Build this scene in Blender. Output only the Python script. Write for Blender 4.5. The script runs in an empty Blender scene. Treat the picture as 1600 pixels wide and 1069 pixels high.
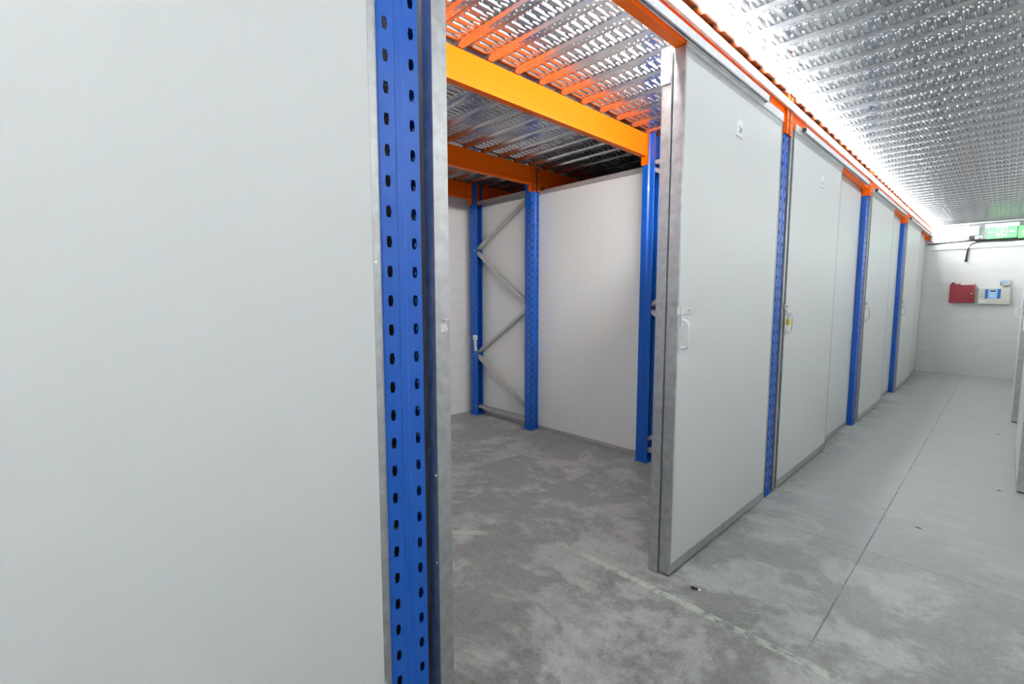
import bpy, bmesh, math, random
from mathutils import Vector, Matrix
random.seed(7)
S = bpy.context.scene
C = S.collection
R = math.radians

# ------------------------------------------------------------------ camera
cam_d = bpy.data.cameras.new('camera'); cam = bpy.data.objects.new('camera', cam_d); C.objects.link(cam)
cam.location = (0, 0, 1.4)
cam.rotation_euler = (R(90 - 5.318), 0, R(46.42))
cam_d.sensor_width = 36; cam_d.lens = 732.7 / 1600 * 36; cam_d.clip_start = 0.02
S.camera = cam

# ------------------------------------------------------------------ world, exposure
w = bpy.data.worlds.new('world'); S.world = w; w.use_nodes = True
w.node_tree.nodes['Background'].inputs[0].default_value = (0.9, 0.95, 1, 1)
w.node_tree.nodes['Background'].inputs[1].default_value = 0.3
S.view_settings.view_transform = 'Standard'; S.view_settings.look = 'None'
S.view_settings.gamma = 1; S.view_settings.use_curve_mapping = False
S.view_settings.exposure = 0.0
LED_AISLE = 300.0      # emission strength of the aisle strip
UNIT_FILL = 400.0       # emission strength of the hidden strip added inside the open unit
FILL_BACK = 38.0      # unseen fill lamps added further back along the aisle

# ------------------------------------------------------------------ key dimensions (metres)
XD = -1.08            # front face of sliding doors
XP = -1.138           # front face of fixed panels
ZD = 2.545            # top of doors
UP = [-2.27, 0.6445, 3.5625, 6.27, 8.93]    # uprights along the aisle (centre Y)
YEND, YBACK = 11.9, -3.2
XBACK = -4.52
ZDECK = 2.728

# ------------------------------------------------------------------ helpers
def tag(o, label=None, cat=None, group=None, kind=None):
    if label: o['label'] = label
    if cat: o['category'] = cat
    if group: o['group'] = group
    if kind: o['kind'] = kind
    return o

class MB:
    def __init__(s): s.v = []; s.f = []
    def add(s, vs, fs):
        n = len(s.v); s.v += [tuple(v) for v in vs]; s.f += [tuple(i + n for i in f) for f in fs]; return s
    def box(s, x0, x1, y0, y1, z0, z1):
        v = [(x0,y0,z0),(x1,y0,z0),(x1,y1,z0),(x0,y1,z0),(x0,y0,z1),(x1,y0,z1),(x1,y1,z1),(x0,y1,z1)]
        return s.add(v, [(0,3,2,1),(4,5,6,7),(0,1,5,4),(1,2,6,5),(2,3,7,6),(3,0,4,7)])
    def extrude(s, prof, axis, a, b):
        # closed profile list of 2D points extruded along an axis ('x': (y,z); 'y': (x,z); 'z': (x,y))
        def P(p, t): return {'x': (t, p[0], p[1]), 'y': (p[0], t, p[1]), 'z': (p[0], p[1], t)}[axis]
        n = len(prof)
        v = [P(p, a) for p in prof] + [P(p, b) for p in prof]
        f = [(i, (i+1) % n, n + (i+1) % n, n + i) for i in range(n)] + [tuple(range(n))[::-1], tuple(range(n, 2*n))]
        return s.add(v, f)
    def tube(s, pts, r, n=10, cap=True):
        pts = [Vector(p) for p in pts]; rings = []
        for i, p in enumerate(pts):
            t = (pts[min(i+1, len(pts)-1)] - pts[max(i-1, 0)]).normalized()
            up = Vector((0,0,1)) if abs(t.z) < .9 else Vector((1,0,0))
            a = t.cross(up).normalized(); b = t.cross(a)
            rings.append([p + r*(math.cos(2*math.pi*k/n)*a + math.sin(2*math.pi*k/n)*b) for k in range(n)])
        v = [q for ring in rings for q in ring]
        f = [(i*n+k, i*n+(k+1) % n, (i+1)*n+(k+1) % n, (i+1)*n+k) for i in range(len(pts)-1) for k in range(n)]
        if cap: f += [tuple(range(n))[::-1], tuple(range((len(pts)-1)*n, len(pts)*n))]
        return s.add(v, f)
    def beam(s, p0, p1, prof, ydir=Vector((0,1,0))):
        # closed profile (u,v) swept from p0 to p1; u along ydir, v perpendicular to both
        p0, p1 = Vector(p0), Vector(p1); t = (p1-p0).normalized(); vdir = ydir.cross(t).normalized()
        n = len(prof)
        v = [p + u*ydir + q*vdir for p in (p0, p1) for u, q in prof]
        f = [(i, (i+1) % n, n+(i+1) % n, n+i) for i in range(n)] + [tuple(range(n))[::-1], tuple(range(n, 2*n))]
        return s.add(v, f)
    def build(s, name, m, parent=None, bevel=0, smooth=False, loc=None):
        me = bpy.data.meshes.new(name); me.from_pydata(s.v, [], s.f)
        bm = bmesh.new(); bm.from_mesh(me); bmesh.ops.recalc_face_normals(bm, faces=bm.faces)
        if bevel:
            bmesh.ops.bevel(bm, geom=list(bm.edges), offset=bevel, segments=2, affect='EDGES', profile=.5)
        if smooth:
            for f in bm.faces: f.smooth = True
        bm.to_mesh(me); bm.free()
        me.materials.append(m)
        o = bpy.data.objects.new(name, me); C.objects.link(o)
        if parent: o.parent = parent
        if loc: o.location = loc
        return o

def empty(name, loc, label, cat, group=None, rz=0):
    o = bpy.data.objects.new(name, None); C.objects.link(o); o.location = loc; o.rotation_euler = (0,0,rz)
    o.empty_display_size = .1
    return tag(o, label, cat, group)

def copy_tree(o, parent=None):
    c = o.copy(); C.objects.link(c)
    if parent: c.parent = parent
    for ch in [x for x in bpy.data.objects if x.parent == o]: copy_tree(ch, c)
    return c

def L(x0, x1, y0, y1, z0, z1, org):
    return (x0-org[0], x1-org[0], y0-org[1], y1-org[1], z0-org[2], z1-org[2])

# ------------------------------------------------------------------ materials
def mat(name, col, rough=.5, metal=0, noise=None, bump=None, coat=0, emit=None, spec=None):
    m = bpy.data.materials.new(name); m.use_nodes = True; nt = m.node_tree; b = nt.nodes['Principled BSDF']
    b.inputs['Base Color'].default_value = (*col, 1); b.inputs['Roughness'].default_value = rough
    b.inputs['Metallic'].default_value = metal; b.inputs['Coat Weight'].default_value = coat
    if spec is not None: b.inputs['Specular IOR Level'].default_value = spec
    if emit:
        b.inputs['Emission Color'].default_value = (*emit[0], 1); b.inputs['Emission Strength'].default_value = emit[1]
    tc = nt.nodes.new('ShaderNodeTexCoord')
    if noise:
        sc, amt, rv = noise[:3]; mp = nt.nodes.new('ShaderNodeMapping'); nt.links.new(tc.outputs['Object'], mp.inputs[0])
        mp.inputs['Scale'].default_value = noise[3] if len(noise) > 3 else (1,1,1)
        n = nt.nodes.new('ShaderNodeTexNoise'); n.inputs['Scale'].default_value = sc; n.inputs['Detail'].default_value = 5
        nt.links.new(mp.outputs[0], n.inputs['Vector'])
        r = nt.nodes.new('ShaderNodeMapRange'); r.inputs[1].default_value = .3; r.inputs[2].default_value = .7
        r.inputs[3].default_value = 1-amt; r.inputs[4].default_value = 1+amt*.3
        nt.links.new(n.outputs[0], r.inputs[0])
        mx = nt.nodes.new('ShaderNodeVectorMath'); mx.operation = 'SCALE'; mx.inputs[0].default_value = col
        nt.links.new(r.outputs[0], mx.inputs['Scale']); nt.links.new(mx.outputs[0], b.inputs['Base Color'])
        r2 = nt.nodes.new('ShaderNodeMapRange'); r2.inputs[1].default_value = .3; r2.inputs[2].default_value = .7
        r2.inputs[3].default_value = rough-rv; r2.inputs[4].default_value = rough+rv
        nt.links.new(n.outputs[0], r2.inputs[0]); nt.links.new(r2.outputs[0], b.inputs['Roughness'])
    if bump:
        sc, st, scale3 = bump; mp = nt.nodes.new('ShaderNodeMapping'); nt.links.new(tc.outputs['Object'], mp.inputs[0])
        mp.inputs['Scale'].default_value = scale3
        n = nt.nodes.new('ShaderNodeTexNoise'); n.inputs['Scale'].default_value = sc; n.inputs['Detail'].default_value = 3
        nt.links.new(mp.outputs[0], n.inputs['Vector'])
        bp = nt.nodes.new('ShaderNodeBump'); bp.inputs['Strength'].default_value = st; bp.inputs['Distance'].default_value = .002
        nt.links.new(n.outputs[0], bp.inputs['Height']); nt.links.new(bp.outputs[0], b.inputs['Normal'])
    return m

GALV = mat('galvanised_steel', (.55,.56,.565), .38, .85, noise=(28, .22, .06), bump=(14, .12, (1,1,1)))
GALVD = mat('galvanised_deck', (.53,.54,.555), .21, .92, noise=(9, .10, .03))
GALVL = mat('bright_galvanised', (.74,.75,.76), .42, .45, noise=(20, .12, .06))
GALVB = mat('galvanised_brace', (.52,.52,.51), .42, .5, noise=(20, .15, .06))
BLUE = mat('blue_powder_coat', (.0015,.086,.44), .33, 0, coat=.12, spec=.5)
ORANGE = mat('orange_powder_coat', (.90,.138,.0005), .42, 0, coat=0, spec=.15)
GREY = mat('grey_plastic', (.45,.45,.43), .5)
FLASH_SHADE = mat('shade_toned_plate', (.02,.02,.024), .6)  # near-black colour holds the shade seen through the upright slots
DARK = mat('black_rubber', (.012,.012,.014), .5)
WHITEP = mat('white_plastic', (.78,.78,.78), .35)
CHROME = mat('bright_zinc', (.85,.85,.83), .22, 1)
BRASS = mat('brass', (.80,.62,.10), .3, .6)
RED = mat('red_painted_steel', (.23,.008,.02), .4, 0)
CREAM = mat('cream_plastic', (.58,.585,.52), .45)
PBLUE = mat('blue_label', (.02,.10,.40), .4)
PLBLUE = mat('pale_blue_label', (.25,.48,.75), .4)
FOIL = mat('crinkled_film', (.86,.87,.88), .3, .25, bump=(18, 1, (1,1,1)))
LEDM = mat('led_strip_light', (1,1,1), .4, emit=((.96,.985,1), LED_AISLE))
UNIT_FILLM = mat('unit_fill_strip', (1,1,1), .4, emit=((1,.985,.97), UNIT_FILL))
FILLM = mat('added_fill_light', (1,1,1), .4, emit=((.97,.99,1), FILL_BACK))
SIGNG = mat('lit_green_sign', (.1,.6,.15), .4, emit=((.24,.95,.30), 1.05))
SIGNW = mat('lit_sign_symbol', (.7,1,.6), .4, emit=((.75,1,.6), 1.5))
STICK = mat('sticker_paper', (.85,.86,.88), .5)
INK = mat('grey_ink', (.10,.10,.12), .6)

def panel_mat(name, col, axis, st=.16):
    # steel sandwich panel: very fine vertical micro ribs, a shallow seam now and then
    m = bpy.data.materials.new(name); m.use_nodes = True; nt = m.node_tree; b = nt.nodes['Principled BSDF']
    N = nt.nodes.new; K = nt.links.new
    b.inputs['Roughness'].default_value = .34; b.inputs['Base Color'].default_value = (*col, 1)
    tc = N('ShaderNodeTexCoord'); sp = N('ShaderNodeSeparateXYZ'); K(tc.outputs['Object'], sp.inputs[0])
    src = sp.outputs[axis]
    sm = N('ShaderNodeMath'); sm.operation = 'MULTIPLY'; sm.inputs[1].default_value = 2*math.pi/.0235; K(src, sm.inputs[0])
    sn = N('ShaderNodeMath'); sn.operation = 'SINE'; K(sm.outputs[0], sn.inputs[0])
    pw = N('ShaderNodeMath'); pw.operation = 'MULTIPLY'; pw.inputs[1].default_value = .35; K(sn.outputs[0], pw.inputs[0])
    n1 = N('ShaderNodeTexNoise'); n1.noise_dimensions = '1D'; n1.inputs['Scale'].default_value = 26; n1.inputs['Detail'].default_value = 2
    K(src, n1.inputs['W'])
    ad = N('ShaderNodeMath'); ad.operation = 'ADD'; K(pw.outputs[0], ad.inputs[0]); K(n1.outputs[0], ad.inputs[1])
    fr = N('ShaderNodeMath'); fr.operation = 'PINGPONG'; fr.inputs[1].default_value = .29; K(src, fr.inputs[0])
    lt = N('ShaderNodeMath'); lt.operation = 'LESS_THAN'; lt.inputs[1].default_value = .0015; K(fr.outputs[0], lt.inputs[0])
    sb = N('ShaderNodeMath'); sb.operation = 'SUBTRACT'; K(ad.outputs[0], sb.inputs[0]); K(lt.outputs[0], sb.inputs[1])
    bp = N('ShaderNodeBump'); bp.inputs['Strength'].default_value = st; bp.inputs['Distance'].default_value = .0015
    K(sb.outputs[0], bp.inputs['Height']); K(bp.outputs[0], b.inputs['Normal'])
    return m
PANY = panel_mat('white_sandwich_panel', (.70,.72,.71), 1, .34)
PANL = panel_mat('white_sandwich_panel_large', (.74,.76,.755), 1, .07)
PANX = panel_mat('white_sandwich_panel_cross', (.74,.75,.74), 0, .30)

def wall_mat():
    m = bpy.data.materials.new('white_painted_wall'); m.use_nodes = True; nt = m.node_tree; b = nt.nodes['Principled BSDF']
    N = nt.nodes.new; K = nt.links.new
    b.inputs['Roughness'].default_value = .65
    tc = N('ShaderNodeTexCoord'); mp = N('ShaderNodeMapping'); mp.inputs['Scale'].default_value = (1.2,1.2,5); K(tc.outputs['Object'], mp.inputs[0])
    n = N('ShaderNodeTexNoise'); n.inputs['Scale'].default_value = 2.2; n.inputs['Detail'].default_value = 6; K(mp.outputs[0], n.inputs['Vector'])
    cr = N('ShaderNodeValToRGB'); cr.color_ramp.elements[0].position = .25; cr.color_ramp.elements[0].color = (.70,.70,.685,1)
    cr.color_ramp.elements[1].position = .6; cr.color_ramp.elements[1].color = (.76,.765,.75,1); K(n.outputs[0], cr.inputs[0])
    K(cr.outputs[0], b.inputs['Base Color'])
    bp = N('ShaderNodeBump'); bp.inputs['Strength'].default_value = .25; bp.inputs['Distance'].default_value = .004
    K(n.outputs[0], bp.inputs['Height']); K(bp.outputs[0], b.inputs['Normal'])
    return m
WALL = wall_mat()

def floor_mat():
    m = bpy.data.materials.new('worn_concrete'); m.use_nodes = True; nt = m.node_tree; b = nt.nodes['Principled BSDF']
    N = nt.nodes.new; K = nt.links.new
    def math_(op, a, c=None, clamp=False):
        q = N('ShaderNodeMath'); q.operation = op; q.use_clamp = clamp
        for i, v in enumerate((a, c)):
            if v is None: continue
            if isinstance(v, (int, float)): q.inputs[i].default_value = v
            else: K(v, q.inputs[i])
        return q.outputs[0]
    def mapr(v, a, b2, c, d, smooth=False):
        q = N('ShaderNodeMapRange'); K(v, q.inputs[0])
        if smooth: q.interpolation_type = 'SMOOTHSTEP'
        for i, x in enumerate((a, b2, c, d)): q.inputs[i+1].default_value = x
        return q.outputs[0]
    def noise(scale, detail, rough=.55, dist=0, sc3=(1,1,1), loc=(0,0,0)):
        mp = N('ShaderNodeMapping'); mp.inputs['Scale'].default_value = sc3; mp.inputs['Location'].default_value = loc; K(tc.outputs['Object'], mp.inputs[0])
        n = N('ShaderNodeTexNoise'); n.inputs['Scale'].default_value = scale; n.inputs['Detail'].default_value = detail
        n.inputs['Roughness'].default_value = rough; n.inputs['Distortion'].default_value = dist
        K(mp.outputs[0], n.inputs['Vector']); return n.outputs[0]
    tc = N('ShaderNodeTexCoord'); sp = N('ShaderNodeSeparateXYZ'); K(tc.outputs['Object'], sp.inputs[0])
    X, Y = sp.outputs[0], sp.outputs[1]
    big = noise(1.55, 12, .70, .3, loc=(.35,.2,0))
    mid = noise(6, 8, .7, .2, loc=(3,5,0))
    fine = noise(70, 6, .75)
    grit = noise(17, 10, .78, .5, loc=(1,2,0))
    scr = noise(8, 4, .6, 0, (.6,9,1), (4,4,0))
    pit = noise(95, 1, .5, 0, (1,1,1), (2,9,0))
    streak = noise(3.5, 6, .6, .1, (.7, 5.5, 1))
    patch = mapr(big, .47, .555, 0, 1, True)             # worn pale laitance against darker bare concrete
    patch = math_('MULTIPLY', patch, mapr(mid, .33, .55, .45, 1))
    # smooth and even along the aisle, mottled near the open unit
    far = mapr(Y, 2.2, 4.4, 0, 1, True)
    ais = mapr(X, -1.15, -.75, 0, 1, True); far = math_('MULTIPLY', far, ais)
    v1 = math_('ADD', math_('ADD', .20, mapr(Y, 1.6, 2.8, 0, .06, True)), math_('MULTIPLY', patch, .15))
    v1 = math_('ADD', v1, math_('MULTIPLY', math_('SUBTRACT', mid, .5), .14))
    v1 = math_('ADD', v1, math_('MULTIPLY', math_('SUBTRACT', fine, .5), .20))
    v1 = math_('ADD', v1, math_('MULTIPLY', math_('SUBTRACT', grit, .5), .24))
    v1 = math_('ADD', v1, math_('MULTIPLY', math_('SUBTRACT', scr, .5), .05))
    v1 = math_('ADD', v1, mapr(pit, .70, .74, 0, .12))
    v1 = math_('ADD', v1, mapr(X, -1.9, -1.1, .045, 0, True))  # floor colour lightened inside the unit to stand for light there
    v1 = math_('MAXIMUM', v1, .05)
    v2 = math_('ADD', .40, math_('MULTIPLY', math_('SUBTRACT', streak, .5), .16))
    v2 = math_('ADD', v2, math_('MULTIPLY', math_('SUBTRACT', mid, .5), .07))
    v2 = math_('ADD', v2, math_('MULTIPLY', math_('SUBTRACT', grit, .5), .10))
    mx = N('ShaderNodeMix'); mx.data_type = 'FLOAT'; K(far, mx.inputs[0]); K(v1, mx.inputs[2]); K(v2, mx.inputs[3])
    val = mx.outputs[0]
    # lighter aisle even in the near part
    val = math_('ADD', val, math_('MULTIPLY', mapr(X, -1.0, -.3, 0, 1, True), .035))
    # saw-cut joints
    wob = math_('MULTIPLY', math_('SUBTRACT', noise(9, 3), .5), .006)
    def joint(coord, at, half, depth, lo=None, hi=None, other=None):
        d = math_('ABSOLUTE', math_('SUBTRACT', math_('ADD', coord, wob), at))
        k = mapr(d, half, half*2.2, 1, 0)
        k = math_('MULTIPLY', k, depth)
        if lo is not None: k = math_('MULTIPLY', k, math_('MULTIPLY', mapr(other, lo-.05, lo+.1, 0, 1), mapr(other, hi-.1, hi+.05, 1, 0)))
        return k
    j = math_('MULTIPLY', joint(X, -.455, .0022, .62, 2.1, 11.9, Y), mapr(mid, .40, .52, .25, 1))
    for (c, at, h, dp, lo, hi, o) in ((Y, 3.14, .003, .25, -1.1, .3, X), (Y, 5.75, .004, .22, -1.2, .3, X), (Y, 7.6, .006, .18, -1.2, .3, X),
                                      (X, -2.9, .004, .25, .4, 3.6, Y), (X, -3.75, .005, .22, .4, 3.6, Y), (Y, 2.72, .005, .22, -4.5, -2.0, X), (Y, 2.9, .006, -.12, -4.5, -1.2, X)):
        j = math_('ADD', j, joint(c, at, h, dp, lo, hi, o))
    val = math_('MULTIPLY', val, math_('SUBTRACT', 1, j))
    # small dark specks
    crk = noise(3.2, 7, .72, .6, (1,1,1), (7,1,0)); crk = mapr(math_('ABSOLUTE', math_('SUBTRACT', crk, .5)), .0, .006, .12, 0)
    val = math_('MULTIPLY', val, math_('SUBTRACT', 1, math_('MULTIPLY', crk, mapr(far, 0, 1, 1, .3))))
    cmb = N('ShaderNodeCombineColor'); K(math_('MULTIPLY', val, .978), cmb.inputs[0]); K(val, cmb.inputs[1]); K(math_('MULTIPLY', val, .975), cmb.inputs[2])
    # remains of a pale green marking tape glued across the floor
    tn = noise(22, 5, .75, .4); tn2 = noise(5, 2)
    line = math_('ABSOLUTE', math_('SUBTRACT', math_('ADD', Y, math_('MULTIPLY', math_('SUBTRACT', tn2, .5), .012)), 1.978))
    t = mapr(line, .020, .023, 1, 0)
    t = math_('MULTIPLY', t, math_('MULTIPLY', mapr(X, -1.72, -1.45, 0, 1), mapr(X, -.36, -.25, 1, 0)))
    t = math_('MULTIPLY', t, mapr(tn, .43, .53, 0, .82))
    # second scrap of tape inside the unit
    l2 = math_('ABSOLUTE', math_('SUBTRACT', Y, math_('ADD', math_('MULTIPLY', X, .9), 3.59)))
    t2 = mapr(l2, .03, .036, 1, 0); t2 = math_('MULTIPLY', t2, math_('MULTIPLY', mapr(X, -2.5, -2.45, 0, 1), mapr(X, -2.1, -2.02, 1, 0)))
    t2 = math_('MULTIPLY', t2, mapr(tn, .36, .46, 0, .8)); t = math_('MAXIMUM', t, t2)
    mc = N('ShaderNodeMix'); mc.data_type = 'RGBA'; K(t, mc.inputs[0]); K(cmb.outputs[0], mc.inputs[6]); mc.inputs[7].default_value = (.47,.53,.44,1)
    K(mc.outputs[2], b.inputs['Base Color'])
    rg = math_('ADD', mapr(far, 0, 1, .52, .36), math_('MULTIPLY', math_('SUBTRACT', mid, .5), .10)); K(rg, b.inputs['Roughness'])
    bp = N('ShaderNodeBump'); bp.inputs['Strength'].default_value = .18; bp.inputs['Distance'].default_value = .004
    K(math_('SUBTRACT', math_('ADD', math_('MULTIPLY', mid, .5), math_('MULTIPLY', fine, .3)), math_('MULTIPLY', j, 1.2)), bp.inputs['Height']); K(bp.outputs[0], b.inputs['Normal'])
    return m
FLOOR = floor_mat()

# ------------------------------------------------------------------ setting
def struct(name, mb, m): return tag(mb.build(name, m), kind='structure')
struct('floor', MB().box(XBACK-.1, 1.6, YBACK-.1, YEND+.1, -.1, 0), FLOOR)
struct('ceiling', MB().box(XBACK-.1, 1.6, YBACK-.1, YEND+.1, 2.775, 2.85), WHITEP)
struct('wall_left', MB().box(XBACK-.1, XBACK, YBACK-.1, YEND, 0, 2.775), WALL)
struct('wall_end', MB().box(XBACK, 1.6, YEND, YEND+.1, 0, 2.775), WALL)
struct('wall_back', MB().box(XBACK, 1.6, YBACK-.1, YBACK, 0, 2.775), WALL)
struct('wall_right', MB().box(.24, .30, YBACK, YEND, 0, 2.775), PANY)
struct('trim_1', MB().box(-1.10, .24, YEND-.03, YEND, 2.296, 2.392), GALVL)      # steel channel along the top of the end wall

struct('trim_2', MB().box(-1.10, .24, YEND-.02, YEND-.001, 2.40, ZDECK-.001), GALVD)      # sheet closing the deck at the end wall

# ------------------------------------------------------------------ upright frames
def upright_profile_mb(H, x_sign):
    # open C section; slotted web at local x=0 facing x_sign; returns web and flange geometry with real slots
    mb = MB(); s = x_sign; t = .0022
    W = .0575
    slots_c = (-.0365, .0365); hw = .012
    ybands = [-W, slots_c[0]-hw, slots_c[0]+hw, -.013, -.009, .009, .013, slots_c[1]-hw, slots_c[1]+hw, W]
    xat = {-.009: -.003, .009: -.003}
    def dep(y): return xat.get(y, 0)
    for a, b in zip(ybands[:-1], ybands[1:]):
        if abs((a+b)/2-slots_c[0]) < 1e-6 or abs((a+b)/2-slots_c[1]) < 1e-6: continue
        for off in (0, -t):
            mb.add([(s*(dep(a)+off),a,0),(s*(dep(b)+off),b,0),(s*(dep(b)+off),b,H),(s*(dep(a)+off),a,H)], [(0,1,2,3)])
    n = int(H/.075); p = .075; 
    for c in slots_c:
        for k in range(n+1):
            z0 = k*p; z1 = min(H, z0+p)
            if z1-z0 < .074:
                for off in (0, -t): mb.add([(s*off,c-hw,z0),(s*off,c+hw,z0),(s*off,c+hw,z1),(s*off,c-hw,z1)], [(0,1,2,3)])
                continue
            zc = z0+p*.5
            hexo = [(-.0052,-.0145),(.0052,-.0145),(.0082,0),(.0052,.0145),(-.0052,.0145),(-.0082,0)]
            rect = [(-hw,-p/2),(hw,-p/2),(hw,0),(hw,p/2),(-hw,p/2),(-hw,0)]
            vs = []
            for off in (0, -t):
                vs += [(s*off, c+u, zc+v) for u, v in rect] + [(s*off, c+u, zc+v) for u, v in hexo]
            fs = []
            for base in (0, 12):
                for i in range(6): j = (i+1) % 6; fs.append((base+i, base+j, base+6+j, base+6+i))
            for i in range(6): j = (i+1) % 6; fs.append((6+i, 6+j, 18+j, 18+i))
            mb.add(vs, fs)
    # flanges with a row of small holes, a step, and return lips
    for q in (-1, 1):
        def seg(path, t=t):
            outer = [(s*x, q*y) for x, y in path]; inner = [(s*x, q*(y-t)) for x, y in path]
            mb.extrude(outer + inner[::-1], 'z', 0, H)
        seg([(0, W), (-.016, W)]); seg([(-.036, W), (-.05, W), (-.062, W-.009), (-.098, W-.009)])
        mb.extrude([(s*-.098, q*(W-.009)), (s*-.098, q*(W-.026)), (s*(-.098+t), q*(W-.026)), (s*(-.098+t), q*(W-.009))], 'z', 0, H)
        for k in range(n+1):
            z0 = k*p; z1 = min(H, z0+p); xa, xb = -.036, -.016; xc = -.026
            if z1-z0 < .074:
                for y in (W, W-t): mb.add([(s*xa,q*y,z0),(s*xb,q*y,z0),(s*xb,q*y,z1),(s*xa,q*y,z1)], [(0,1,2,3)])
                continue
            zc = z0+p*.5; hexo = [(-.003,-.0055),(.003,-.0055),(.0052,0),(.003,.0055),(-.003,.0055),(-.0052,0)]
            rect = [(-.010,-p/2),(.010,-p/2),(.010,0),(.010,p/2),(-.010,p/2),(-.010,0)]
            vs = []
            for y in (W, W-t):
                vs += [(s*(xc+u), q*y, zc+v) for u, v in rect] + [(s*(xc+u), q*y, zc+v) for u, v in hexo]
            fs = []
            for base in (0, 12):
                for i in range(6): j = (i+1) % 6; fs.append((base+i, base+j, base+6+j, base+6+i))
            for i in range(6): j = (i+1) % 6; fs.append((6+i, 6+j, 18+j, 18+i))
            mb.add(vs, fs)
    return mb

def make_frame(depth, label, group):
    root = empty('upright_frame', (0,0,0), label, 'rack frame', group)
    H = 2.716
    f = upright_profile_mb(H, 1).build('upright', BLUE, root); f.location = (0,0,.006)
    r = upright_profile_mb(H, -1).build('upright', BLUE, root); r.location = (-depth,0,.006)
    for x, par in ((0, f), (-depth, r)):
        sgn = -1 if x == 0 else 1
        cx = sgn*.05
        mb = MB().box(cx-.058, cx+.058, -.066, .066, -.006, 0)
        bp = mb.build('base_plate', BLUE, root); bp.location = (x, 0, .006)
    cprof = [(-.0225,-.016),(.0225,-.016),(.0225,.016),(.020,.016),(.020,-.0135),(-.020,-.0135),(-.020,.016),(-.0225,.016)]
    xf, xr = -.078, -depth+.078
    zz = [(xf, 2.47, xr, 1.957), (xr, 1.957, xf, 1.321), (xf, 1.321, xr, .742), (xr, .742, xf, .175)]
    for i, (xa, za, xb, zb) in enumerate(zz):
        d = .008
        MB().beam((xa, (-d if i % 2 else d), za-.02), (xb, (-d if i % 2 else d), zb+.02), cprof, Vector((0,1,0))).build('brace', GALVB, root)
    MB().beam((xr, 0, .105), (xf, 0, .105), [(u, -v) for u, v in cprof], Vector((0,1,0))).build('brace', GALVB, root)
    MB().beam((xr, 0, 2.50), (xf, 0, 2.50), cprof, Vector((0,1,0))).build('brace', GALVB, root)
    bz = ((0, 2.47), (-depth, 1.957), (0, 1.321), (-depth, .742), (0, .175), (-depth, .105), (0, .105))
    for x, z in bz:
        sx = x - .078 if x == 0 else x + .078
        b = MB().tube([(0,-.0565,0),(0,-.042,0)], .008, 6).build('bolt', CHROME, root); b.location = (sx, 0, z)
    return root

front_labels = ['blue slotted rack frame at the far back left of the aisle behind the camera',
    'blue slotted upright frame in the foreground between the big white panel and open doorway',
    'blue rack frame on the right side of the open unit, just behind the open door',
    'blue slotted upright frame at the second joint of the door row, past the padlocked door',
    'blue slotted upright frame furthest down the aisle, nearest the end wall']
proto = make_frame(1.04, front_labels[0], 'blue upright frames of the racking')
# front frames are turned so that their diagonals meet the rear upright at mid height
frames = []
for i, y in enumerate(UP):
    o = proto if i == 0 else copy_tree(proto)
    o.location = (-1.09-1.04, y, 0); o.rotation_euler = (0, 0, math.pi); o['label'] = front_labels[i]; o['group'] = 'blue upright frames of the racking'
protob = make_frame(1.0, 'blue rack frame at the rear of the open unit with its braces in full view', 'blue upright frames of the racking')
protob.location = (-3.40, UP[2], 0)
o = copy_tree(protob); o.location = (-3.40, UP[1], 0); o['label'] = 'rear blue rack frame of the open unit on the side hidden by the big panel'

# ------------------------------------------------------------------ beams
def make_beam(x_face, sgn, y0, y1, label, group):
    # box beam: outer face at x_face looking towards sgn*x, from upright to upright
    root = empty('shelf_beam', (x_face, (y0+y1)/2, 2.55), label, 'beam', group)
    Lh = (y1-y0)/2 - .0575
    s = sgn
    prof = [(0,0),(0,.034),(-.004,.039),(-.004,.174),(-.046,.174),(-.046,.150),(-.050,.146),(-.050,0)]
    prof = [(s*a, b) for a, b in prof]
    MB().extrude(prof, 'y', -Lh+.004, Lh-.004).build('beam_profile', ORANGE, root)
    for e in (-1, 1):
        mb = MB(); ye = e*(Lh+.0015)
        mb.box(*sorted((s*.004, s*-.05)), *sorted((ye, ye-e*.005)), -.068, .178)
        # flap wrapped on to the slotted face of the upright, with slots
        mb.box(*sorted((s*.0135, s*.010)), *sorted((ye-e*.004, ye+e*.044)), -.068, .178)
        mb.box(*sorted((s*.0135, s*-.01)), *sorted((ye-e*.004, ye-e*.0015)), -.068, .178)
        c = mb.build('end_connector', ORANGE, root)
        hb = MB()  # black blocks stand in for the shaded slots of the flap
        for k in range(4):
            z = -.045 + k*.064
            hb.box(*sorted((s*.0137, s*.0150)), *sorted((ye+e*.022, ye+e*.032)), z-.008, z+.008)
        hb.build('slot_shade', DARK, c)
    return root
rows = [(-1.084, 1, 'front'), (-2.092, 1, 'second'), (-3.388, 1, 'third'), (-4.37, 1, 'rear')]
bay_txt = ['over the closed unit beside the camera', 'over the open storage unit', 'over the unit behind the padlocked door', 'over the third unit of the row', 'over the last unit before the end wall']
row_txt = {'front': 'red orange beam above the doors', 'second': 'bright yellow orange beam, second from the aisle,', 'third': 'dark orange beam, third from the aisle,', 'rear': 'dark orange beam at the rear wall'}
YB = UP + [11.85]
for xf, sg, rn in rows:
    for b in range(5):
        if rn != 'front' and b not in (1, 2): continue
        make_beam(xf, sg, YB[b], YB[b+1], row_txt[rn] + ' ' + bay_txt[b], 'orange beams of the racking')

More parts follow.
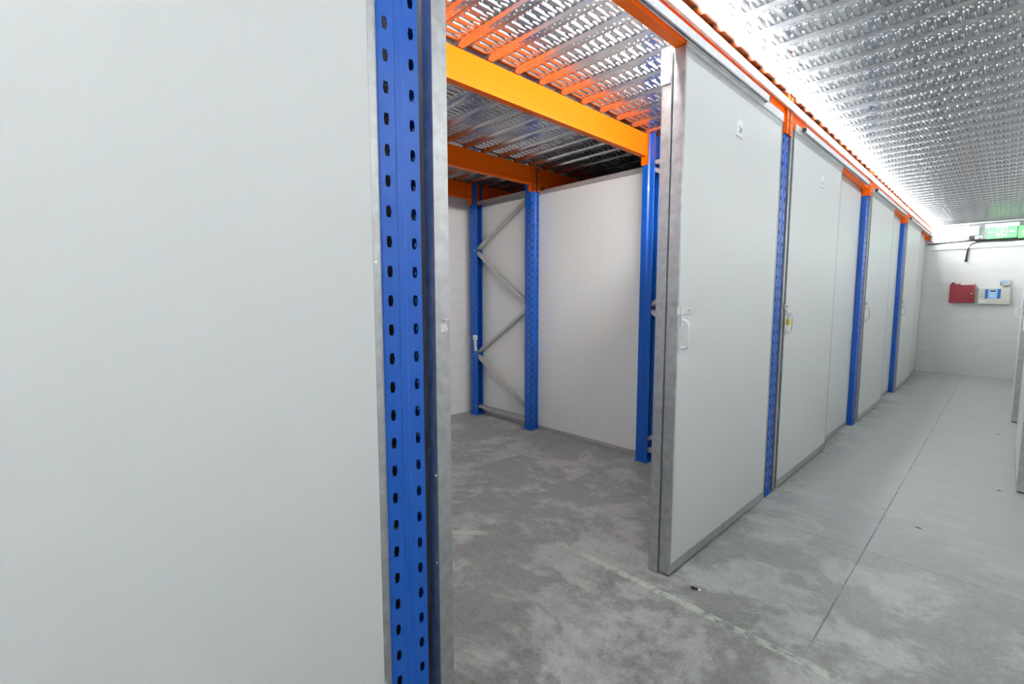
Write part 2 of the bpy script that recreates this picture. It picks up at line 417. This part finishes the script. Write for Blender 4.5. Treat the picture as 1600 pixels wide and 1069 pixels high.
# ------------------------------------------------------------------ perforated deck planks
def plank_mesh(x0, x1):
    mb = MB(); t = .0012
    prof = [(0,.038),(.006,.038),(.013,.017),(.147,.017),(.157,0),(.193,0),(.202,.038),(.2095,.038)]
    for off in (0, t):
        v = [(x, y, z+off) for x in (x0, x1) for y, z in prof]; n = len(prof)
        mb.add(v, [(i, i+1, n+i+1, n+i) for i in range(n-1)])
    # close the ends of the seam
    def louvre(xc, ya, yb, w, h, zb=.017):
        # blister pressed downwards, rounded ends, standing proud of the sheet
        r = w/2; pts = []
        for k in range(5): a = math.pi + math.pi*k/4; pts.append((xc + r*math.cos(a), ya + r + r*math.sin(a)))
        for k in range(5): a = math.pi*k/4; pts.append((xc + r*math.cos(a), yb - r + r*math.sin(a)))
        n = len(pts); cx, cy = xc, (ya+yb)/2
        top = [(cx+(p[0]-cx)*.55, min(max(p[1], ya+r*.55), yb-r*.55), zb-h) for p in pts]
        mb.add([(p[0], p[1], zb+.0003) for p in pts] + top, [(i, (i+1) % n, n+(i+1) % n, n+i) for i in range(n)] + [tuple(range(n, 2*n))])
    k = int((x1-x0-.06)/.05); s0 = x0 + ((x1-x0) - (k-1)*.05)/2
    for i in range(k):
        x = s0 + i*.05
        louvre(x, .019, .126, .023, .0082)
        if i < k-1:
            louvre(x+.025, .090, .141, .019, .0075)
            louvre(x+.023, .022, .034, .011, .004)
        for yy in (.168, .183):
            louvre(x + (.0 if yy < .17 else .022), yy-.005, yy+.005, .009, .0025, 0)
    return mb
def planks(x0, x1, ya, yb, z, label, group):
    first = None; k0 = math.floor((ya-1.645)/.21); k1 = math.ceil((yb-1.645)/.21)
    for k in range(k0, k1):
        y = 1.645 + .21*k
        if y < ya-.02 or y+.21 > yb+.01: continue
        if first is None:
            first = plank_mesh(x0, x1).build('deck_plank', GALVD); o = first
        else:
            o = first.copy(); C.objects.link(o)
        o.location = (0, y, z); tag(o, label, 'ceiling plank', group)
planks(-1.096, .30, -1.0, YEND, ZDECK, 'galvanised perforated deck plank in the ceiling over the aisle', 'perforated ceiling planks over the aisle')
planks(-2.112, -1.10, .3, 4.6, ZDECK, 'galvanised perforated plank in the front strip of ceiling, aisle side of the yellow beam', 'front ceiling planks of the open unit')
planks(-3.408, -2.116, .3, 4.6, ZDECK, 'dim galvanised perforated plank in the ceiling behind the yellow beam', 'middle ceiling planks of the open unit')
planks(-4.50, -3.412, .3, 4.6, ZDECK, 'dark galvanised perforated plank in the ceiling above the rear braced frame', 'rear ceiling planks of the open unit')

# ------------------------------------------------------------------ doors and panels along the left row
def trim_frame(mb, x, th, y0, y1, z0, z1, wt, wb, ws):
    # folded steel edge strip: 1.2 mm skin over both faces and round every edge
    e = .0012
    mb.box(x-th-e, x+e, y0-e, y1+e, z1-.0, z1+e); mb.box(x-th-e, x+e, y0-e, y1+e, z0-e, z0)
    mb.box(x-th-e, x+e, y0-e, y0, z0, z1); mb.box(x-th-e, x+e, y1, y1+e, z0, z1)
    for xa, xb in ((x, x+e), (x-th-e, x-th)):
        mb.box(xa, xb, y0, y1, z1-wt, z1); mb.box(xa, xb, y0, y1, z0, z0+wb)
        mb.box(xa, xb, y0, y0+ws, z0+wb, z1-wt); mb.box(xa, xb, y1-ws, y1, z0+wb, z1-wt)

def pull_handle(parent, org, y, zc, s=1, size=1):
    # white bow handle standing off the door face; s: +1 bows towards +x
    h = .068*size; pts = [(0,0,-h),(s*.012,0,-h),(s*.030,0,-h*.93),(s*.038,0,-h*.72),(s*.040,0,0),(s*.038,0,h*.72),(s*.030,0,h*.93),(s*.012,0,h),(0,0,h)]
    hd = MB().tube(pts, .0075, 10).build('pull_handle', WHITEP, parent, smooth=True)
    hd.location = (org[0], org[1]+y, org[2]+zc)
    for e in (-1, 1):
        MB().box(*sorted((0, s*.004)), -.011, .011, e*h-.026, e*h+.026).build('handle_foot', WHITEP, hd, bevel=.0015)
    return hd

def hasp(parent, loc, open_=True, s=1):
    mb = MB().box(*sorted((0, s*.003)), -.030, .012, -.020, .020)
    hb = mb.build('hasp', CHROME, parent); hb.location = loc
    MB().tube([(s*.006,.012,-.021),(s*.006,.012,.021)], .0045, 8).build('hinge_pin', CHROME, hb)
    if open_:   # flap folded back on the door face
        pr = [(.016,-.019),(.112,-.019),(.123,-.011),(.126,0),(.123,.011),(.112,.019),(.016,.019)]
        f = MB().extrude([(y, z) for y, z in pr], 'x', s*.004, s*.0065); f.build('hasp_flap', CHROME, hb)
        MB().tube([(s*.006,.085,0),(s*.012,.085,0)], .004, 8).build('rivet', CHROME, hb)
    else:       # flap closed over the staple towards the jamb
        pr = [(-.060,-.016),(.010,-.016),(.010,.016),(-.060,.016),(-.068,0)]
        MB().extrude(pr, 'x', s*.004, s*.0065).build('hasp_flap', CHROME, hb)
        MB().tube([(0,-.036,-.006),(s*.02,-.036,-.004),(s*.024,-.036,0),(s*.02,-.036,.004),(0,-.036,.006)], .003, 8).build('staple', CHROME, hb)
    return hb

def sliding_door(y0, y1, label, group='white sliding doors', x=XD, s=1, hy=None, open_=True):
    root = empty('sliding_door', (x, (y0+y1)/2, .014), label, 'door', group)
    h = (y1-y0)/2; th = .052; z1 = ZD-.014
    xx = 0 if s > 0 else th
    MB().box(xx-th, xx, -h, h, 0, z1).build('door_leaf', PANY, root)
    mb = MB(); trim_frame(mb, xx, th, -h, h, 0, z1, .042, .050, .014); mb.build('edge_trim', GALV, root)
    MB().box(*sorted((xx if s > 0 else 0, (xx if s > 0 else 0)+s*.0065)), -h, h, z1-.006, z1+.044).build('top_rail', GALVL, root)
    fx = 0.0013*s
    yy = -h if hy is None else hy
    pull_handle(root, (fx,0,0), yy+.040, 1.212, s)
    hasp(root, (fx, yy+.022, 1.327), open_, s)
    return root, h

def fixed_panel(y0, y1, label, x=XP, z1=2.545, ws=.022, group='white fixed panels', m=None, angle=None):
    root = empty('wall_panel', (x, (y0+y1)/2, .004), label, 'panel', group); h = (y1-y0)/2; th = .046
    MB().box(-th, 0, -h, h, 0, z1).build('panel_sheet', m or PANY, root)
    mb = MB(); trim_frame(mb, 0, th, -h, h, 0, z1, .040, .045, ws); mb.build('edge_trim', GALV, root)
    if angle:    # folded angle closing the gap between panel and upright
        MB().box(.0015,.0460,angle-.002,angle,0,z1).box(.0445,.0460,angle-.040,angle,0,z1).build('closing_angle', GALV, root)
    return root, h

# big foreground panel
pr, ph = fixed_panel(-2.2, .5855, 'large white panel with a steel edge strip filling the left foreground', x=-1.096, z1=2.545, ws=.0205, m=PANL)
for z in (1.487, .35, 2.2):
    b = MB().tube([(0,0,0),(.003,0,0)], .0045, 8).build('screw', CHROME, pr); b.location = (.0012, ph-.016, z)
# doors
d1, h1 = sliding_door(2.117, 3.452, 'white sliding door pushed open, numbered sticker at top and loose hasp on its left edge')
d2, h2 = sliding_door(3.702, 5.055, 'white sliding door locked with a brass padlock, second door along the row', open_=False)
d3, h3 = sliding_door(6.43, 7.86, 'white sliding door in the middle distance, third door along the row', open_=False)
d4, h4 = sliding_door(9.10, 10.62, 'white sliding door furthest along the row, nearest the end wall', open_=False)
fixed_panel(2.103, 3.455, 'white fixed panel hidden behind the open sliding door, its steel end in view', angle=UP[2]-.0585-(2.103+3.455)/2)
fixed_panel(4.93, 6.205, 'white fixed panel between the padlocked door and the third blue upright')
fixed_panel(7.70, 8.866, 'white fixed panel between the third door and the furthest blue upright')
fixed_panel(10.50, YEND-.005, 'narrow white fixed panel closing the row against the end wall', z1=2.545)
# top bracket on the end of the fixed panel in the doorway
bk = MB().box(-.048,.0,-.006,.030,0,.003).box(-.048,0,-.009,-.006,-.16,.003).build('top_bracket', GALVB); bk.location = (XP-.001, 2.1025, 2.552)
MB().tube([(-.024,.012,.003),(-.024,.012,.010)], .007, 6).build('bolt', CHROME, bk)
tag(bk, 'small steel angle bracket capping the panel end beside the open door', 'bracket')

def text_mesh(s, size, m, name, parent, loc, rot, ext=.0004):
    cu = bpy.data.curves.new(name, 'FONT'); cu.body = s; cu.size = size; cu.extrude = ext; cu.align_x = 'CENTER'; cu.align_y = 'CENTER'
    o = bpy.data.objects.new(name, cu); C.objects.link(o); bpy.context.view_layer.update()
    me = bpy.data.meshes.new_from_object(o); bpy.data.objects.remove(o)
    me.materials.clear(); me.materials.append(m)
    q = bpy.data.objects.new(name, me); C.objects.link(q); q.parent = parent; q.location = loc; q.rotation_euler = rot
    return q
def sticker(door, h, y, z, txt):
    st = MB().box(0,.0012,-.045,.045,-.048,.048).build('number_sticker', STICK, door); st.location = (.0006, y, z)
    MB().box(.0012,.0020,-.043,.043,-.050,-.040).build('shadow_bar', GREY, st)  # grey bar painting the shadow line along the sticker's foot
    if not txt: MB().box(.0012,.0016,-.012,.002,-.026,.010).box(.0012,.0016,.008,.020,-.028,.004).build('faded_print', GREY, st)
    if txt: text_mesh(txt, .05, INK, 'number', st, (.0016,.008,-.008), (R(90),0,R(90)))
sticker(d1, h1, 2.762-d1.location.y, 2.318, '34')
sticker(d2, h2, 4.45-d2.location.y, 2.312, '')

# padlock hanging on door two
pl = empty('padlock', (XD+.030, 3.690, 1.262), 'brass padlock hanging from the hasp of the second door', 'padlock')
MB().box(-.009,.009,-.024,.024,-.050,-.006).build('lock_body', BRASS, pl, bevel=.003)
MB().tube([(0,-.015,-.010),(0,-.015,.022)] + [(0,-.015*math.cos(a), .022+.015*math.sin(a)) for a in (.5,1.0,1.57,2.1,2.6)] + [(0,.015,.022),(0,.015,-.010)], .0038, 8).build('shackle', CHROME, pl, smooth=True)

# jambs: galvanised posts beside each upright
for i, y in enumerate(UP[1:]):
    lab = ['narrow galvanised post at the left edge of the open doorway, carrying a small latch plate',
           'narrow galvanised jamb post between the second blue upright and padlocked door',
           'narrow galvanised jamb post beside the third blue upright',
           'narrow galvanised jamb post beside the furthest blue upright'][i]
    y0 = y+.095 if i == 0 else y+.082; wd = .047 if i == 0 else .032
    rt = empty('jamb_post', (-1.083, y0, .002), lab, 'post', 'galvanised jamb posts')
    e = .0015
    mb = MB().box(-.045,0,0,e,0,2.54).box(-e,0,e,wd,0,2.54).box(-.045,-e,wd-e,wd,0,2.54)
    mb.build('post_profile', GALV, rt)
    d = y0-y
    MB().box(-.115,-.113,-d-.060,-d+.018,0,2.31).box(-.115,-.113,-d+.018,wd,0,2.53).build('slot_shade_flashing', FLASH_SHADE, rt)  # plate coloured dark for the shade inside the upright
    if i == 0:
        lp = MB().box(0,.003,.014,.036,1.305,1.327).build('latch_plate', CHROME, rt)
        MB().tube([(.003,.033,1.312),(.007,.033,1.312)], .004, 8).build('screw', CHROME, lp)
        MB().tube([(0,.017,1.335),(.014,.020,1.338),(.016,.030,1.340),(0,.034,1.342)], .0025, 8).build('staple', CHROME, rt)
        for z in (.892, .63, 2.2):
            q = MB().tube([(-.012,0,z),(-.012,-.005,z)], .0035, 6).build('screw', CHROME, rt)

# ------------------------------------------------------------------ door tracks with the LED line over them
def track(y0, y1, label):
    root = empty('door_track', (-1.05, (y0+y1)/2, 2.555), label, 'rail', 'galvanised door tracks'); h = (y1-y0)/2
    x0, x1 = -.0185, .003; e = .002
    prof = [(x0,.036),(x0,.004),(x0+.006,.004),(x0+.006,.002),(x0-e+.0,.002),(x0-e,.038),(x1+e,.038),(x1+e,0),(x1-.006,0),(x1-.006,e),(x1,e),(x1,.036)]
    MB().extrude(prof, 'y', -h, h).build('track_channel', GALVL, root)
    for s in (-1, 1):
        MB().box(x0, x1+.004, s*h-.009 if s > 0 else s*h-.004, s*h+.004 if s > 0 else s*h+.009, .006, .034).build('end_stop', DARK, root, bevel=.004)
    return root
for (a, b), lab in zip(((-1.9,.52),(.80,3.10),(3.83,6.05),(6.49,8.72),(9.12,11.8)),
        ('galvanised door track above the large foreground panel', 'galvanised door track above the open doorway and open door', 'galvanised door track with a black end stop above the padlocked door',
         'galvanised door track above the third door', 'galvanised door track above the last door')):
    track(a, b, lab)

def led(x, y0, y1, z, m, label):
    root = empty('led_strip', (x, (y0+y1)/2, z), label, 'light strip'); h = (y1-y0)/2
    MB().extrude([(-.0085,-.014),(.0060,-.014),(.0060,-.011),(-.0060,-.011),(-.0060,.044),(-.0085,.044)], 'y', -h, h).build('mounting_profile', WHITEP, root)  # white back flange raised over the beam to widen the glow
    MB().extrude([(-.0055,-.0105),(.0010,-.0105),(.0050,-.006),(.0050,.007),(.0010,.014),(-.0055,.014)], 'y', -h, h).build('light_diffuser', m, root)
led(-1.0615, -3.0, YEND-.03, 2.651, LEDM, 'long glowing white LED strip running above the row of doors')
ur = empty('led_strip', (-1.1285, 2.1, 2.60), 'unseen LED strip added inside the open unit behind the front beam', 'light strip')  # hidden strip added to light the unit interior
MB().extrude([(0,-.018),(0,.012),(-.020,.012),(-.020,.006),(-.003,.004),(-.003,-.018)], 'y', -1.35, 1.35).build('mounting_profile', WHITEP, ur)
MB().extrude([(-.0035,-.016),(-.0035,.0025),(-.015,.0025),(-.015,-.006),(-.010,-.014)], 'y', -1.34, 1.34).build('light_diffuser', UNIT_FILLM, ur)

# ------------------------------------------------------------------ partitions inside the unit
def partition(x0, x1, y, label, z1=2.505):
    rt = empty('partition_panel', ((x0+x1)/2, y, .002), label, 'panel', 'white partition panels'); h = (x1-x0)/2
    MB().box(-h, h, 0, .04, 0, z1).build('panel_sheet', PANX, rt)
    e = .0015
    MB().box(-h, h, -e, .04+e, 0, .038).build('bottom_trim', GALVB, rt)
    MB().box(-h, h, -e, .04+e, z1-.045, z1+e).build('top_trim', GALVB, rt)
partition(-2.78, -1.20, UP[2]+.066, 'white partition panel on the right wall of the open unit, nearest the aisle')
partition(XBACK+.01, -2.782, UP[2]+.066, 'white partition panel on the right wall of the open unit, nearest the rear wall')
partition(XBACK+.01, -1.20, UP[1]-.11, 'white partition panel on the left side of the open unit, out of sight')
# white cable outlet clipped on the rear upright
so = empty('wall_socket', (-4.300, UP[2]-.0705, .94), 'small white junction box with short cable sleeve on the rear blue upright', 'socket')
MB().box(-.03,.03,-.012,.012,-.028,.028).build('box', WHITEP, so, bevel=.004)
MB().tube([(0,0,-.028),(.002,0,-.09),(.008,0,-.16)], .016, 10).build('cable_sleeve', CREAM, so)

# ------------------------------------------------------------------ right row
r1, _ = sliding_door(4.90, 6.16, 'white sliding door at the right edge of the view, nearer of the two', 'white sliding doors on the right', x=.140, s=-1, hy=None, open_=True)
r2, _ = sliding_door(7.70, 8.82, 'white sliding door at the right edge of the view, further one beside the wall panel', 'white sliding doors on the right', x=.130, s=-1, hy=.42, open_=True)
for x in (.22,):
    for i, (y, lab) in enumerate(((4.70, 'galvanised post beside the nearer right-hand door'), (7.50, 'galvanised post beside the further right-hand door'))):
        tag(MB().box(.196,.238,y-.03,y+.03,0,2.6).build('jamb_post', GALV), lab, 'post')

# ------------------------------------------------------------------ end wall fittings
Y = YEND
rb = empty('red_cabinet', (-.572, Y, 1.320), 'red steel fire box with white strip on the end wall', 'cabinet')
MB().box(-.165,.165,-.10,-.001,0,.342).build('cabinet_body', RED, rb, bevel=.004)
dr = MB().box(-.160,.160,-.112,-.100,.005,.320).build('cabinet_door', RED, rb, bevel=.003)
MB().tube([(.125,-.112,.165),(.125,-.120,.165)], .010, 12).build('lock', CHROME, dr)
MB().box(-.02,.158,-.104,-.1005,.322,.340).build('label_strip', STICK, rb)
MB().tube([(-.125,-.05,.342),(-.125,-.05,.368)], .022, 12).build('cable_gland', DARK, rb)

fp = empty('alarm_panel', (-.160, Y, 1.298), 'cream fire alarm control panel with blue display on the end wall', 'control panel')
MB().box(-.195,.195,-.075,-.001,0,.285).build('panel_housing', CREAM, fp, bevel=.006)
MB().box(-.197,.197,-.095,-.072,0,.082).build('lower_cover', CREAM, fp, bevel=.006)
kp = MB().box(-.115,.080,-.080,-.075,.098,.262).build('keypad', PBLUE, fp)
lc = MB().box(-.075,.040,-.083,-.080,.098,.262).build('display', PLBLUE, kp)
MB().box(-.05,.02,-.085,-.083,.215,.240).build('screen', DARK, lc)
MB().box(-.05,.02,-.085,-.083,.200,.212).build('screen_label', STICK, lc)
for k in range(3):
    MB().box(-.052,.022,-.0845,-.083,.118+k*.022,.126+k*.022).build('key_row', STICK, lc)
for k in range(2):
    MB().box(-.180,-.135,-.078,-.075,.120+k*.05,.140+k*.05).build('indicator', GREY, fp)
MB().box(-.185,-.10,-.0975,-.095,.030,.062).build('label', STICK, fp)

tb = empty('terminal_box', (-.040, Y, 1.622), 'small cream terminal box just above the alarm panel', 'box')
MB().box(-.066,.066,-.055,-.001,0,.098).build('box_body', CREAM, tb, bevel=.010)
MB().box(-.045,.030,-.058,-.055,.035,.080).build('box_label', PLBLUE, tb)
MB().box(-.050,-.035,-.0575,-.055,.020,.060).build('box_mark', DARK, tb)
for dx in (-.02, .025): MB().tube([(dx,-.03,0),(dx,-.03,-.028)], .007, 8).build('cable_gland', CREAM, tb)

# exit sign: white housing and a green lit plate under it
es = empty('exit_sign', (-.138, Y-.16, 2.412), 'green lit emergency exit sign with running figure and arrows under white housing', 'sign')
MB().box(-.205,.205,-.05,.05,.208,.270).build('housing', WHITEP, es, bevel=.008)
sp = MB().box(-.178,.178,-.006,.006,.02,.210).build('sign_plate', SIGNG, es)
sy = MB()
def sb(x0, x1, z0, z1): sy.box(x0, x1, -.0085, -.0062, z0, z1)
def sq(pts): sy.extrude(pts, 'y', -.0085, -.0062)
for s in (-1, 1):
    sb(*sorted((s*.085, s*.140)), .122, .134)
    sq([(s*.132,.146),(s*.160,.128),(s*.132,.110)])
sb(-.062,.062,.195,.203); sb(-.062,-.055,.055,.203); sb(.055,.062,.055,.203); sb(-.062,.062,.050,.058)
# running figure
sy.extrude([(.012+.012*math.cos(a*math.pi/4), .172+.012*math.sin(a*math.pi/4)) for a in range(8)], 'y', -.0085, -.0062)
sq([(-.012,.155),(.008,.158),(.000,.110),(-.022,.112)]); sq([(-.022,.112),(-.006,.112),(-.032,.070),(-.044,.075)])
sq([(-.010,.118),(.004,.108),(.026,.090),(.020,.066),(.010,.068),(.013,.084)]); sq([(-.012,.153),(-.036,.132),(-.030,.125),(-.006,.140)]); sq([(.006,.152),(.034,.132),(.030,.125),(.002,.140)])
sy.build('running_figure', SIGNW, sp)
# a second lit plate just behind it to the right
e2 = empty('exit_sign', (.135, Y-.07, 2.425), 'second green lit sign on the end wall, cut by the right edge', 'sign')
MB().box(-.075,.12,-.02,.02,0,.20).build('sign_plate', SIGNG, e2, bevel=.003)
MB().box(-.035,.09,-.0225,-.020,.03,.13).build('sign_symbol', WHITEP, e2, bevel=.001)

# cables along the steel channel
tag(MB().tube([(-1.09,Y-.045,2.408),(-.8,Y-.045,2.422),(-.5,Y-.05,2.432),(-.1,Y-.05,2.428),(.18,Y-.05,2.432)], .011, 8).build('cable', DARK, smooth=True), 'black cable running along the steel channel at the top of the end wall', 'cable')
pts = [(.18,Y-.05,2.400),(-.1,Y-.05,2.397),(-.35,Y-.05,2.405),(-.44,Y-.045,2.398),(-.51,Y-.04,2.362),(-.542,Y-.035,2.29),(-.552,Y-.022,2.18),(-.558,Y-.018,2.085)]
cb = MB().tube(pts, .014, 10).build('cable', DARK, smooth=True); tag(cb, 'black cable curving down and ending in the middle of the end wall', 'cable')
MB().tube([(-.558,Y-.001,2.08),(-.558,Y-.03,2.08)], .022, 10).build('cable_grommet', DARK, cb)

# crumpled film stuffed over the channel
def film(x0, x1, z0, z1, nx, nz, amp, name, label):
    mb = MB(); vs = []; fs = []
    for layer in (0, .004):
        for i in range(nx+1):
            for j in range(nz+1):
                random.seed(i*31+j*7+int(x0*100))
                vs.append((x0+(x1-x0)*i/nx + random.uniform(-.01,.01), Y-.045-layer+random.uniform(-amp,amp*.3), z0+(z1-z0)*j/nz+random.uniform(-.012,.012)))
    n = (nx+1)*(nz+1)
    for L_ in (0, n):
        for i in range(nx):
            for j in range(nz):
                a = L_+i*(nz+1)+j; fs.append((a, a+nz+1, a+nz+2, a+1))
    mb.add(vs, fs); return tag(mb.build(name, FOIL), label, 'plastic film')
film(-1.05,-.66,2.455,2.63,14,6,.030,'crumpled_film','crumpled white plastic film above the end wall, in the far corner')
film(-.64,-.37,2.455,2.64,9,6,.035,'crumpled_film','crumpled white plastic film above the end wall beside the exit sign')
jb = MB().box(-.035,.035,-.03,.03,0,.055).build('junction_box', DARK, bevel=.006); jb.location = (-.505, Y-.13, 2.445)
tag(jb, 'small black clip box on the film above the end wall', 'box')
pb = MB().box(-.09,.09,-.025,.025,0,.15).build('white_box', WHITEP, bevel=.01); pb.location = (-.505, Y-.115, 2.52)
tag(pb, 'white plastic box amid the film above the end wall', 'box')

# ------------------------------------------------------------------ unseen fill lamps added along the aisle, behind the photographer
for k, y in enumerate((-2.4, -1.2)):
    lt = empty('fill_lamp', (-.45, y, 2.66), 'unseen fill lamp added over the aisle behind the viewpoint', 'lamp', 'added fill lamps behind the viewpoint')
    MB().box(-.06,.06,-.5,.5,.03,.06).build('lamp_body', WHITEP, lt)
    MB().tube([(0,-.48,0),(0,.48,0)], .018, 10).build('tube', FILLM, lt)

# ------------------------------------------------------------------ small debris on the floor
db = empty('floor_debris', (-.944, 2.119, 0), 'small dark scrap lying on the floor in front of the open door', 'debris')
MB().add([(-.022,-.006,.001),(-.004,-.010,.001),(.016,.002,.001),(.020,.012,.001),(-.002,.008,.001),(-.018,.004,.008),(.0,-.002,.012),(.012,.006,.009)],
    [(0,1,6,5),(1,2,7,6),(2,3,7),(3,4,7),(4,5,6,7),(4,0,5),(0,4,3,2,1)]).build('dark_flake', DARK, db)
MB().add([(.012,.000,.002),(.026,.004,.002),(.024,.012,.004),(.014,.010,.010)], [(0,1,2),(0,2,3),(0,1,3),(1,2,3)]).build('white_flake', STICK, db)
for x, y, r, lab in ((.055,4.86,.014,'dark crumb on the floor beside the nearer right-hand door'), (-.28,3.70,.018,'flat brown chip on the aisle floor right of the joint'), (.03,6.9,.02,'dark crumb on the floor between the two right-hand doors')):
    o = MB().add([(-r,-r*.3,.0005),(r,-r*.4,.0005),(r*.8,r*.35,.0005),(-r*.8,r*.3,.0005),(0,0,.005)], [(0,1,4),(1,2,4),(2,3,4),(3,0,4),(3,2,1,0)]).build('floor_chip', DARK)
    o.location = (x, y, 0); tag(o, lab, 'debris')
